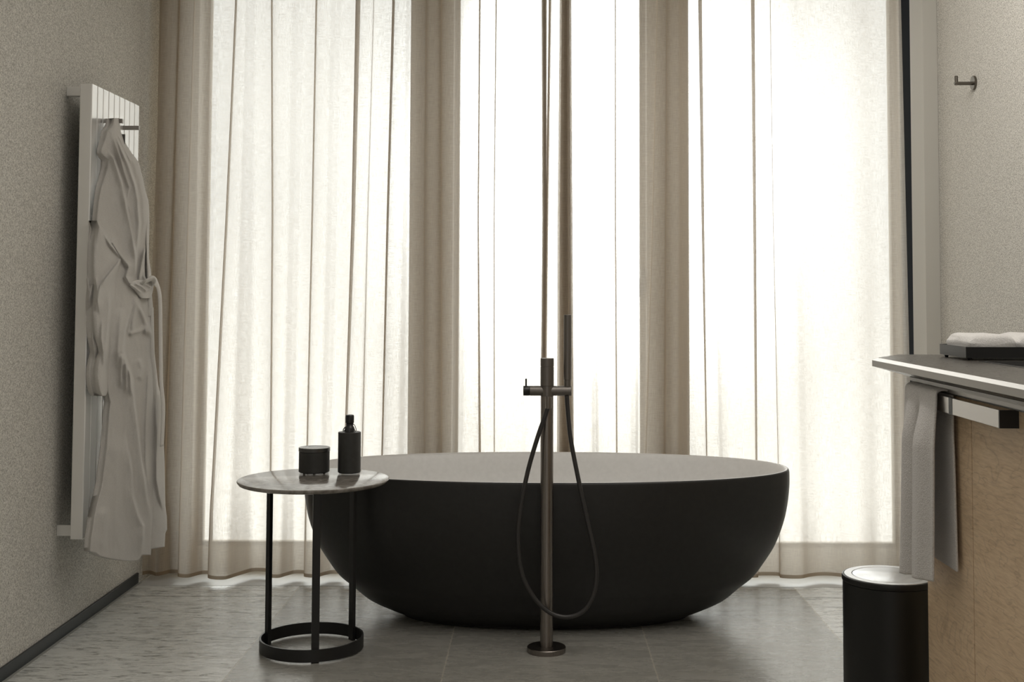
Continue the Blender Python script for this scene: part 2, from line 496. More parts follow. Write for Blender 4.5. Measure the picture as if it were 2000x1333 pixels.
# ================================================================== CURTAINS
# each fold line: x (px at v=0, 430, 1000) and overlap width of the cloth (px at the same heights), amplitude factor
def solve_w(d, b):
    """cloth wave x = d t - w sin 2 pi t ; find w whose back-turn is b/2"""
    e = b / 2
    lo, hi = d / (2 * pi), d * 3 + b * 2
    for _ in range(40):
        w = (lo + hi) / 2
        t = math.acos(min(1, d / (2 * pi * w))) / (2 * pi)
        g = -(d * t - w * sin(2 * pi * t))
        if g > e: hi = w
        else: lo = w
    return w
KV = (0, 430, 1000)
KZ = [at_y(1048, v, YC).z for v in KV]
def key(vals, z):
    return interp(list(zip(KZ[::-1], vals[::-1])), z)
def curtain(name, lines, label, phase, ymid):
    t = empty(name, ((lines[0][0][0] - 1048) / F * YC, YC, 0), label, 'curtain')
    X = []; 
    ztop, zhem, zbot = ZC - .012, .037, .024
    rows = [zbot, zhem] + [lerp(zhem, ztop, (i / 46)) for i in range(1, 47)]
    SUB = 20
    grid = []; us = []
    for z in rows:
        xs_ = [at_y(key(l[0], z), KV[1], YC).x for l in lines]
        bs = [key(l[1], z) / F * YC for l in lines]
        row = []; u = 0; ur = []
        for i in range(len(lines) - 1):
            d = xs_[i + 1] - xs_[i]
            amp = max(min(.045, .36 * d) * lines[i][2], .007)
            amp *= lerp(1.9, 1.0, sm(z / .42)) * lerp(1.0, .55, sm((z - .3) / 1.6))
            s = 1 if (i + phase) % 2 else -1
            w0 = solve_w(d, bs[i] if d < .02 else min(bs[i], d * .7)) if bs[i] > 0 else 0
            w1 = solve_w(d, bs[i + 1] if d < .02 else min(bs[i + 1], d * .7)) if bs[i + 1] > 0 else 0
            n_ = SUB + (1 if i == len(lines) - 2 else 0)
            for k in range(n_):
                tt = k / SUB
                w = lerp(w0, w1, sm(tt))
                x = xs_[i] + d * tt - w * sin(2 * pi * tt)
                y = YC + ymid(xs_[i]) + s * amp * sin(pi * tt)
                wob = .004 * noise.noise(Vector((x * 7, z * 1.1, phase * 9 + 3)))
                # near the free hem the cloth swings a little
                wob += .010 * noise.noise(Vector((x * 3.2, z * .8, 5))) * sm((1.2 - z) / 1.2)
                row.append(Vector((x, y + wob, z)))
        grid.append(row)
    # metres along the cloth for the weave
    ref = grid[len(grid) // 2]; acc = [0]
    for a, b in zip(ref, ref[1:]): acc.append(acc[-1] + (b - a).length)
    def sheet(r0, r1, nm, mat):
        bm = bmesh.new(); uv = bm.loops.layers.uv.new('cloth')
        V = [[bm.verts.new(p) for p in grid[r]] for r in range(r0, r1 + 1)]
        for r in range(len(V) - 1):
            for c in range(len(V[0]) - 1):
                f = bm.faces.new((V[r][c], V[r][c + 1], V[r + 1][c + 1], V[r + 1][c])); f.smooth = True
                for lp, (rr, cc) in zip(f.loops, ((r, c), (r, c + 1), (r + 1, c + 1), (r + 1, c))):
                    lp[uv].uv = (acc[cc], rows[r0 + rr])
        return obj(nm, bm, mat, t, smooth=True, recalc=False)
    sheet(1, len(rows) - 1, 'cloth', m_curtain)
    h = sheet(0, 1, 'hem', m_hem); h['label'] = 'stitched brown hem'
    # heading tape
    bm = bmesh.new()
    box(bm, grid[-1][0].x, grid[-1][-1].x, YC - .006, YC + .006, ZC - .014, ZC - .001)
    obj('heading_track', bm, m_frame, t)
    return t
Z3 = (0, 0, 0)
L_left = [
    ((309, 301, 291), Z3, .5), ((325, 320, 312), Z3, .6), ((343, 339, 330), (1, 1, 0), .8), ((373, 368, 362), (2, 2, 1), .9),
    ((412, 408, 398), Z3, .6), ((455, 443, 423), (4, 4, 4), 1), ((481, 480, 477), Z3, .9), ((525, 532, 536), (2.5, 2.5, 1.5), .9),
    ((579, 575, 570), Z3, .7), ((613, 610, 604), (3.5, 3, 2), .8), ((651, 648, 641), Z3, .6), ((695, 690, 677), (10, 7, 2.5), 1),
    ((726, 718, 711), (.8, 1, 1), .8), ((765, 757, 749), (5, 4, 1.5), 1), ((799, 796, 793), Z3, .6), ((829, 829, 834), (1, 1, 1), 1),
    ((859, 862, 866), (1, 2, 3), 1), ((903, 901, 897), (0, 0, 0), .5), ((935, 934, 941), (3.5, 3, 6), .7), ((967, 965, 968), (2.5, 2, 2), .16),
    ((1020, 1020, 1020), Z3, .3), ((1060, 1062.5, 1058.5), (7, 7, 5), .7), ((1062, 1064, 1060), (7, 6, 5), .7), ((1064, 1065.5, 1061.5), (6, 5, 4), .7), ((1067, 1066.5, 1062.5), Z3, .3)]
L_right = [
    ((1069, 1066.5, 1063), Z3, .4), ((1072.5, 1068, 1064.5), (4, 4, 2), .7), ((1074, 1069, 1065.5), (4, 4, 2), .6), ((1100, 1100, 1102), (15, 22, 26), .6), ((1104, 1104, 1106), (15, 22, 26), .6), ((1108, 1108, 1110), (14, 20, 24), .6), ((1162, 1166, 1170), (0, 0, 0), .14),
    ((1202, 1202, 1205), (2, 3, 3.5), .5), ((1242, 1242, 1240), Z3, .8), ((1284, 1274, 1256), (2, 3, 5), 1),
    ((1303, 1300, 1297), (1, 1, 1), 1), ((1334, 1334, 1330), Z3, .8), ((1369, 1373, 1380), (9, 7, 3), .5), ((1392, 1402, 1412), (0, 0, 0), .35),
    ((1432, 1436, 1440), Z3, .3), ((1473, 1474, 1475), (7.5, 6, 3), .45), ((1507, 1510, 1518), (1.5, 1.5, 2), .40), ((1562, 1566, 1574), Z3, .30),
    ((1628, 1632, 1640), Z3, .30), ((1690, 1692, 1694), Z3, .35), ((1737, 1740, 1743), (0, 0, 0), .4), ((1752, 1757, 1761), Z3, .4), ((1765, 1770, 1776), Z3, .3)]
curtain('curtain', L_left, 'left sheer linen curtain, hanging from the wall beside the radiator to the middle window', 1, lambda x: 0.0)
curtain('curtain', L_right, 'right sheer linen curtain, hanging from the middle window to the pier by the vanity', 0, lambda x: 0.006 * (1 - sm((x - .10) / .12)))

# ================================================================== BATHTUB
BX, BY, BA, BB, BZ = .036, 4.178, .814, .378, .491
def bath():
    t = empty('bathtub', (BX, BY, 0), 'freestanding oval bathtub, matt black outside and white inside', 'bathtub')
    N = 160
    prof = [(0.004, .585), (.012, .598), (.03, .655), (.061, .735), (.104, .800), (.139, .853), (.191, .901), (.244, .941),
            (.313, .974), (.374, .991), (.43, .999), (.475, 1.0), (BZ - .004, .998)]
    def ring(bm, a, b, z, p=2.12):
        out = []
        for i in range(N):
            th = 2 * pi * i / N
            c, s = cos(th), sin(th)
            out.append(bm.verts.new((BX + a * math.copysign(abs(c) ** (2 / p), c), BY + b * math.copysign(abs(s) ** (2 / p), s), z)))
        return out
    def skin(bm, R):
        for A, B in zip(R, R[1:]):
            for i in range(N):
                j = (i + 1) % N; bm.faces.new((A[i], A[j], B[j], B[i]))
    # smooth the profile
    pts = catmull([(z, k, 0) for z, k in prof], 5)
    bm = bmesh.new(); R = []
    for p in pts:
        k = p.y
        kb = k ** 1.12 if k < .99 else k     # the belly is rounder across than along
        R.append(ring(bm, BA * k, BB * kb, p.x))
    bm.faces.new(R[0]); 
    skin(bm, R)
    top = R[-1]
    R2 = [ring(bm, BA * .998 - .002, BB * .998 - .002, BZ - .001), ring(bm, BA - .006, BB - .006, BZ)]
    skin(bm, [top] + R2)
    o = obj('outer_shell', bm, m_bath_out, t, smooth=True)
    bm = bmesh.new()
    inner = [(BZ, .006), (BZ + .0005, .009), (BZ - .002, .013), (BZ - .010, .018), (.44, .028), (.38, .052), (.31, .088), (.24, .135), (.17, .200), (.115, .275), (.09, .335), (.085, .366)]
    R = []
    for z, off in inner:
        a = BA - off * 1.55 if off > .02 else BA - off
        b = max(BB - off, .005)
        R.append(ring(bm, a, b, z))
    skin(bm, R); bm.faces.new(R[-1])
    obj('inner_basin', bm, m_bath_in, t, smooth=True, label='matt white inside')
    bm = bmesh.new()
    R = [ring(bm, .452, .158, 0.0), ring(bm, .456, .162, .012)]
    skin(bm, R); bm.faces.new(R[0]); bm.faces.new(R[1])
    obj('plinth', bm, m_bath_out, t)
    # drain
    bm = bmesh.new(); lathe(bm, [(0, .0905), (.028, .0905), (.030, .088), (.030, .0862)], (BX, BY, 0), 32)
    obj('drain_cover', bm, m_gun, t, smooth=True)
bath()

# ================================================================== MIXER
def mixer():
    base = at_z(1067, 1255, .012)
    px_, py = base.x, 3.742
    t = empty('bath_mixer', (px_, py, 0), 'floor-standing gunmetal bath mixer with hand shower in front of the tub', 'tap')
    r = .0192
    bm = bmesh.new(); lathe(bm, [(0, 0), (.0575, 0), (.058, .001), (.058, .014), (.0565, .0155), (r + .001, .0155)], (px_, py, 0), 64)
    auto_smooth(obj('floor_plate', bm, m_gun, t))
    bm = bmesh.new(); lathe(bm, [(0, .015), (r, .015), (r, .797), (0, .797)], (px_, py, 0), 48)
    auto_smooth(obj('column', bm, m_gun, t))
    zt = at_y(1068, 700, py).z; zb0 = at_y(1068, 773.5, py).z; zb1 = at_y(1068, 754, py).z
    bm = bmesh.new(); r2 = .0205
    lathe(bm, [(0, zb0 - .001), (r2 - .001, zb0 - .001), (r2 - .001, zb1), (r2, zb1 + .001), (r2, zt - .0265), (r2 - .0008, zt - .026), (r2 - .0008, zt - .0245), (r2, zt - .024), (r2, zt - .001), (r2 - .001, zt), (0, zt)], (px_, py, 0), 48)
    auto_smooth(obj('valve_body', bm, m_gunflat, t))
    # spout reaching over the rim of the tub
    bm = bmesh.new(); M = Matrix.Rotation(-pi / 2, 3, 'X')
    lathe(bm, [(0, .012), (.0165, .012), (.0165, .205), (.0155, .206), (0, .206)], (px_, py, (zt - .035)), 40, M)
    lathe(bm, [(0, -.030), (.0105, -.030), (.0110, -.029), (.0110, 0.0), (0, 0)], (px_, py + .190, zt - .035), 32)
    auto_smooth(obj('spout', bm, m_gunflat, t))
    # cross bar
    M = Matrix.Rotation(pi / 2, 3, 'Y')
    zc = (zb0 + zb1) / 2; rb = (zb1 - zb0) / 2
    xl = at_y(1022, 764, py).x; xr = at_y(1116, 764, py).x; xm = at_y(1088, 764, py).x; xk = at_y(1035, 764, py).x
    bm = bmesh.new()
    lathe(bm, [(0, xk), (rb, xk), (rb, xm - .0006), (rb - .0012, xm - .0006), (rb - .0012, xm + .0006), (rb, xm + .0006), (rb, xr - .001), (rb - .001, xr), (0, xr)], (0, py, zc), 40, M)
    auto_smooth(obj('cross_bar', bm, m_gunflat, t))
    bm = bmesh.new()
    lathe(bm, [(0, xl), (rb - .001, xl), (rb, xl + .001), (rb, xk - .0015), (rb - .001, xk), (0, xk)], (0, py, zc), 40, M)
    kn = auto_smooth(obj('flow_knob', bm, m_cap, t))
    xq = at_y(1027.5, 750, py).x
    bm = bmesh.new(); zq = at_y(1027, 740, py).z
    lathe(bm, [(0, zc + rb - .002), (.0027, zc + rb - .002), (.0027, zq - .001), (.0017, zq), (0, zq)], (xq, py, 0), 20)
    auto_smooth(obj('knob_pin', bm, m_cap, kn))
    # hand shower: slim cylinder standing in its holder
    xh = at_y(1108.5, 700, py).x; z0 = zb1 - .002; z1 = at_y(1108, 615, py).z; zn = at_y(1108, 742, py).z
    rh = .0119
    bm = bmesh.new()
    lathe(bm, [(0, zn), (rh - .001, zn), (rh, zn + .001), (rh, z1 - .001), (rh - .001, z1), (0, z1)], (xh, py, 0), 40)
    hs = auto_smooth(obj('hand_shower', bm, m_gunflat, t))
    bm = bmesh.new(); lathe(bm, [(0, z0), (.0105, z0), (.0105, zn), (0, zn)], (xh, py, 0), 32)
    auto_smooth(obj('shower_holder', bm, m_gunflat, t))
    # hose
    P = [(1107, 773, 0), (1109, 800, -.002), (1115, 860, -.008), (1131, 943, -.018), (1148, 1020, -.026), (1162, 1085, -.034), (1165, 1130, -.040), (1157, 1168, -.044),
         (1137, 1196, -.046), (1105, 1206, -.046), (1072, 1196, -.044), (1042, 1166, -.042), (1020, 1122, -.040), (1012, 1060, -.037), (1016, 1000, -.034),
         (1030, 925, -.031), (1049, 858, -.030), (1064, 815, -.029), (1071, 794, -.028)]
    pts = catmull([at_y(u, v, py + dy) for u, v, dy in P], 8)
    bm = bmesh.new(); tube(bm, pts, .0068, 14)
    obj('shower_hose', bm, m_hose, t, smooth=True)
    e = at_y(1071, 796, py - .028)
    bm = bmesh.new()
    lathe(bm, [(0, 0), (.0085, 0), (.0095, .004), (.0095, .036), (0, .036)], (e.x, e.y, e.z - .004), 28)
    box(bm, e.x - .006, e.x + .006, e.y, py - .012, e.z + .014, e.z + .03, bev=.002)
    auto_smooth(obj('hose_connector', bm, m_gun, t))
mixer()

# ================================================================== SIDE TABLE + things on it
TX, TY, TZ = -.674, 3.762, .5085
def table():
    t = empty('side_table', (TX, TY, 0), 'round side table with a marble top on black metal legs, beside the tub', 'table')
    R = .2275
    bm = bmesh.new()
    lathe(bm, [(0, TZ - .0135), (R - .012, TZ - .0135), (R - .005, TZ - .011), (R - .001, TZ - .006), (R, TZ - .0025), (R - .0008, TZ - .0006), (R - .0022, TZ), (0, TZ)], (TX, TY, 0), 128)
    auto_smooth(obj('table_top', bm, m_marble, t), 50)
    ro, ri, h = .155, .1495, .036
    bm = bmesh.new(); z0 = .004
    rings = [(ri, z0), (ro, z0), (ro, z0 + h), (ri, z0 + h), (ri, z0)]
    lathe(bm, rings, (TX, TY, 0), 128)
    bmesh.ops.remove_doubles(bm, verts=bm.verts[:], dist=1e-6)
    auto_smooth(obj('base_ring', bm, m_black, t))
    for (ax, ay) in ((-.1385, .035), (.036, -.143), (.108, .098)):
        n = Vector((ax, ay, 0)).normalized()
        c = Vector((TX, TY, 0)) + n * .1440
        bm = newbox(-.0112, .0112, -.0058, .0058, 0.0, TZ - .0135, bev=.0012)
        ang = math.atan2(n.y, n.x) - pi / 2
        # flat bars all face the same way as in the photo for the front one
        bm.transform(Matrix.Translation(c) @ Matrix.Rotation(ang, 4, 'Z'))
        obj('leg', bm, m_black, t)
    # under-top bracket ring
    bm = bmesh.new(); lathe(bm, [(.137, TZ - .0175), (.152, TZ - .0175), (.152, TZ - .0135), (.137, TZ - .0135), (.137, TZ - .0175)], (TX, TY, 0), 96)
    bmesh.ops.remove_doubles(bm, verts=bm.verts[:], dist=1e-6)
    obj('top_ring', bm, m_black, t)
table()
m_jarlid = Mat('black_glazed_lid').set(col=(.04, .04, .038), rough=.22, spec=.9).m
def jar():
    c = at_z(613.5, 923, TZ); r = .0478; h = .0785
    t = empty('jar', (c.x, c.y, TZ), 'low round matt black jar with a lid on the side table', 'jar')
    c = (c.x, c.y, TZ)
    bm = bmesh.new(); lathe(bm, [(0, .001), (r - .003, .001), (r, .003), (r, h - .013), (r - .001, h - .0125), (0, h - .0125)], c, 64)
    auto_smooth(obj('jar_body', bm, m_jar, t))
    bm = bmesh.new(); lathe(bm, [(0, h - .0122), (r + .0006, h - .0122), (r + .0012, h - .0115), (r + .0012, h - .001), (r, h), (r - .002, h), (r - .003, h - .0006), (0, h - .0006)], c, 64)
    auto_smooth(obj('lid', bm, m_jarlid, t))
    for a in (40, 160, 280):
        bm = bmesh.new(); lathe(bm, [(0, 0), (.004, 0), (.004, .0014), (0, .0014)], (c[0] + .036 * cos(math.radians(a)), c[1] + .036 * sin(math.radians(a)), TZ), 12)
        obj('foot', bm, m_cap, t)
jar()
def bottle():
    c = at_z(682, 924, TZ); r = .0355; h = .1275
    t = empty('bottle', (c.x, c.y, TZ), 'tall matt black toiletry bottle with a narrow neck on the side table', 'bottle')
    c = (c.x, c.y, TZ)
    bm = bmesh.new(); lathe(bm, [(0, .001), (r - .003, .001), (r, .003), (r, h - .001), (r - .001, h), (r - .002, h), (.0165, h), (0, h)], c, 64)
    auto_smooth(obj('bottle_body', bm, m_jar, t))
    bm = bmesh.new(); lathe(bm, [(.0155, h - .0005), (.0155, h + .011), (.0135, h + .016), (.0112, h + .0185), (.0112, h + .028), (0, h + .028)], c, 40)
    obj('neck', bm, m_bottle_neck, t, smooth=True)
    bm = bmesh.new(); lathe(bm, [(0, h + .028), (.0130, h + .028), (.0135, h + .0285), (.0135, h + .050), (.0115, h + .053), (.008, h + .054), (0, h + .054)], c, 40)
    auto_smooth(obj('cap', bm, m_cap, t))
    # wire clip hanging off the neck
    bm = bmesh.new()
    b = Vector(c)
    tube(bm, catmull([b + Vector((.010, -.004, h + .027)), b + Vector((.0165, -.006, h + .021)), b + Vector((.0205, -.007, h + .012)), b + Vector((.0215, -.007, h + .005)), b + Vector((.0185, -.008, h + .003)), b + Vector((.016, -.006, h + .010))], 6), .0011, 8)
    tube(bm, catmull([b + Vector((-.0105, -.004, h + .016)), b + Vector((-.0155, -.006, h + .013)), b + Vector((-.019, -.008, h + .006)), b + Vector((-.0165, -.009, h + .003)), b + Vector((-.014, -.007, h + .007))], 6), .0016, 8)
    tube(bm, [b + Vector((.0117 * cos(a / 24 * 2 * pi), .0117 * sin(a / 24 * 2 * pi), h + .0235)) for a in range(25)], .001, 6)
    obj('wire_clip', bm, m_cap, t, smooth=True)
bottle()

# ================================================================== RADIATOR
RX = -1.377
RY0, RY1 = 3.777, 4.232
RZ0, RZ1 = .320, 1.722
def radiator():
    t = empty('towel_radiator', (XL, (RY0 + RY1) / 2, 0), 'tall flat-panel designer radiator on the left wall', 'radiator')
    zt = at_y(173, 163, RY0).z; zb = at_y(152, 1055, RY0).z
    n = 9; pitch = (RY1 - RY0) / n
    for i in range(n):
        y0 = RY0 + i * pitch; y1 = y0 + pitch - .0038
        if i == 0: bm = newbox(RX - .038, RX, y0, y1, zb, zt, bev=.0025)
        else: bm = newbox(RX - .010, RX, y0, y1, zb, zt, bev=.0018)
        obj('panel', bm, m_rad, t)
    bm = newbox(RX - .034, RX - .014, RY0 + pitch, RY1 - .006, zb + .01, zt - .01)
    obj('core', bm, m_radslot, t)
    for z0, z1 in ((zt - .032, zt - .002), (zb + .002, zb + .036)):
        for y in (RY0 + .045, RY1 - .07):
            bm = newbox(XL + .0006, RX - .012, y, y + .026, z0, z1, bev=.002)
            obj('wall_bracket', bm, m_rad, t)
    for z in (zt - .06, zb + .05):
        bm = bmesh.new(); tube(bm, [Vector((RX - .026, RY0 + .02, z)), Vector((RX - .026, RY1 - .01, z))], .012, 16)
        obj('header_pipe', bm, m_rad, t)
    # two square pegs standing out of the front
    zr = at_y(245, 250, 4.07).z
    for y in (3.908, 4.070):
        bm = newbox(RX - .002, RX + .053, y - .007, y + .007, zr - .0068, zr + .0068, bev=.0012)
        obj('peg', bm, m_railm, t)
    return t, zr
rad, ZR = radiator()

# ================================================================== BATHROBE
def dist_poly(p, poly):
    """signed distance to a polyline in px; negative on the left of the (downward) line"""
    best = 1e9; sg = 1; par = 0
    for i, ((x0, y0), (x1, y1)) in enumerate(zip(poly, poly[1:])):
        dx, dy = x1 - x0, y1 - y0; L2 = dx * dx + dy * dy
        t = max(0, min(1, ((p[0] - x0) * dx + (p[1] - y0) * dy) / L2))
        qx, qy = x0 + dx * t, y0 + dy * t
        d = math.hypot(p[0] - qx, p[1] - qy)
        if d < best:
            best = d; cr_ = dx * (p[1] - y0) - dy * (p[0] - x0)
            sg = -1 if cr_ < 0 else 1; par = (i + t) / (len(poly) - 1)
    return best * sg, par
BODY_L = [(229, 219), (240, 218), (248, 214), (256, 207), (275, 203), (292, 196), (299, 195.5), (306, 201), (312, 208), (330, 207), (345, 203), (370, 195), (400, 190), (440, 186),
          (480, 183), (540, 184), (600, 190), (700, 200), (765, 209), (786, 214), (813, 211), (840, 209.5), (876, 206), (916, 201), (943, 198), (961, 194), (988, 187), (1010, 182), (1033, 179), (1051, 176), (1076, 174), (1100, 174)]
BODY_R = [(229, 233), (256, 235.5), (270, 241), (283, 247), (299, 257), (310, 266), (318, 271), (346, 279), (373, 284), (392, 290), (418, 292), (440, 290), (475, 287), (500, 284), (520, 283), (540, 284), (556, 294), (572, 294), (602, 298), (680, 300), (732, 301),
          (786, 303), (840, 305), (898, 303), (930, 301), (970, 302), (1020, 299.5), (1050, 297), (1085, 295), (1100, 295)]
BODY_BOT = [(174, 1077), (188, 1081), (195, 1087), (215, 1092), (245, 1097), (268, 1096), (274, 1092), (276, 1085), (295, 1085)]
# creases: (polyline px, amplitude m, soft side px, hard side px, raised side)
CREASES = [
    ([(210, 294), (221, 308), (227.5, 328), (239, 364), (246, 405), (257, 454), (263.5, 500), (265, 553)], .016, 10, 2.5, -1),
    ([(223, 263), (239, 296), (252, 328), (263.5, 364), (268, 391), (271.6, 436), (268, 476), (262, 545)], .018, 9, 2.5, -1),
    ([(216, 256), (228, 290), (236, 313), (243, 339), (253, 367), (248, 393), (255, 414), (262, 450)], .009, 5, 3, -1),
    ([(230, 262), (242, 290), (256, 318)], .007, 3, 2, -1),
    ([(226, 268), (236, 292), (246, 318)], .006, 3, 2, -1),
    ([(247, 290), (262, 320), (272, 350), (279, 390), (281, 430), (277, 480)], .008, 8, 8, -1),
    ([(190, 470), (205, 480), (219, 474), (232, 495), (252, 521), (246, 541), (252, 552), (277, 571)], .012, 8, 3, 1),
    ([(284, 480), (276, 520), (270, 552)], .012, 6, 2, 1),
    ([(290, 480), (284, 520), (280, 552)], .009, 4, 2, 1),
    ([(268, 575), (255, 606), (243, 647), (239, 687), (248, 715), (257, 741), (261, 786), (268, 840), (275, 898), (281, 934), (286, 975), (298, 1020)], .017, 13, 2.5, -1),
    ([(268, 575), (262, 620), (258, 650)], .010, 5, 5, 1),
    ([(266, 584), (282, 620), (290, 640), (298, 660)], .012, 3, 7, 1),
    ([(250, 655), (262, 650), (284, 643), (286, 655)], .010, 5, 3, 1),
    ([(239, 690), (236, 720), (236, 760)], .009, 4, 4, -1),
    ([(246, 705), (246, 730), (247, 770)], .008, 4, 3, -1),
    ([(252, 715), (254, 740), (256, 775)], .007, 4, 3, -1),
    ([(270, 700), (276, 720), (272, 745)], .008, 6, 6, -1),
    ([(292, 700), (289, 760), (286, 830), (285, 900), (290, 960)], .009, 8, 4, 1),
    ([(245, 840), (250, 880), (256, 920), (257, 945), (259, 970), (268, 1006), (279, 1029), (278, 1055), (274, 1090)], .015, 12, 2.5, -1),
    ([(222, 850), (230, 900), (228, 980), (222, 1070)], .007, 12, 12, -1),
    ([(200, 990), (204, 1030), (198, 1080)], .006, 8, 8, -1),
    ([(236, 600), (232, 650), (228, 720)], .008, 8, 8, -1),
    ([(214, 600), (208, 650), (206, 700)], .008, 6, 6, -1)]
ROBE_BACK = -1.3705
def robe_y(u, v, kk=.00296): return 3.745 + (u - 180) * kk
def drape(name, L, Rr, vt, vb, parent, mat, creases=(), yoff=0.0, back=.02, nu=70, step=2.6, bottom=None, belly=.012, edge=4.0, yfun=None, label=None):
    nv = int((vb - vt) / step)
    bm = bmesh.new()
    FR, BK = [], []
    for j in range(nv + 1):
        q = j / nv
        fr, bk = [], []
        for i in range(nu + 1):
            s = i / nu
            vv = lerp(vt, vb, q)
            uL, uR = interp(L, vv), interp(Rr, vv)
            u = lerp(uL, uR, s)
            if bottom is not None:          # scale the rows so that the last one follows the hem
                vbot = interp(bottom, u); vv = lerp(vt, vbot, q)
                uL, uR = interp(L, vv), interp(Rr, vv); u = lerp(uL, uR, s)
            y = (yfun or robe_y)(u, vv) + yoff
            # rounding at both silhouettes
            dl, dr = (u - uL), (uR - u)
            rd = min(edge, (uR - uL) / 2)
            cL = 1 - min(1, dl / rd); cR = 1 - min(1, dr / rd)
            curl = (1 - sqrt(max(0, 1 - cL * cL))) + (1 - sqrt(max(0, 1 - cR * cR)))
            fade = (1 - cL) * (1 - cR)
            h = belly * sin(pi * s)
            for poly, a, s1, s2, side in creases:
                if vv < min(p[1] for p in poly) - 25 or vv > max(p[1] for p in poly) + 25: continue
                d, par = dist_poly((u, vv), poly)
                d *= -side                   # positive = raised side
                w = exp(-(abs(d) / s1) ** 1.4) if d > 0 else exp(-(abs(d) / s2) ** 2)
                endf = sm(par / .22 + .1) * sm((1 - par) / .22 + .1)
                h += 1.4 * a * w * endf
            h += .0035 * noise.noise(Vector((u * .045, vv * .018, 3.3))) + .0012 * noise.noise(Vector((u * .16, vv * .06, 8.3)))
            y -= h * 1.7 * (.25 + .75 * fade)
            y += curl * back * .7
            p = at_y(u, vv, y)
            fr.append(bm.verts.new(p))
            bx = max(p.x - back, ROBE_BACK) if i not in (0, nu) else None
            bk.append(None if bx is None or bx >= p.x - .0015 else bm.verts.new((bx, p.y + back * .4, p.z)))
        FR.append(fr); BK.append(bk)
    g = lambda j, i: BK[j][i] if BK[j][i] is not None else FR[j][i]
    def quad(*vs):
        u_ = []
        for v in vs:
            if v not in u_: u_.append(v)
        if len(u_) > 2:
            try: bm.faces.new(u_)
            except ValueError: pass
    for j in range(nv):
        for i in range(nu):
            quad(FR[j][i], FR[j][i + 1], FR[j + 1][i + 1], FR[j + 1][i])
            if not (g(j, i) is FR[j][i] and g(j, i + 1) is FR[j][i + 1] and g(j + 1, i) is FR[j + 1][i] and g(j + 1, i + 1) is FR[j + 1][i + 1]):
                quad(g(j, i), g(j + 1, i), g(j + 1, i + 1), g(j, i + 1))
    for i in range(nu):
        quad(FR[0][i], g(0, i), g(0, i + 1), FR[0][i + 1])
        quad(FR[nv][i], FR[nv][i + 1], g(nv, i + 1), g(nv, i))
    return obj(name, bm, mat, parent, smooth=True, label=label)
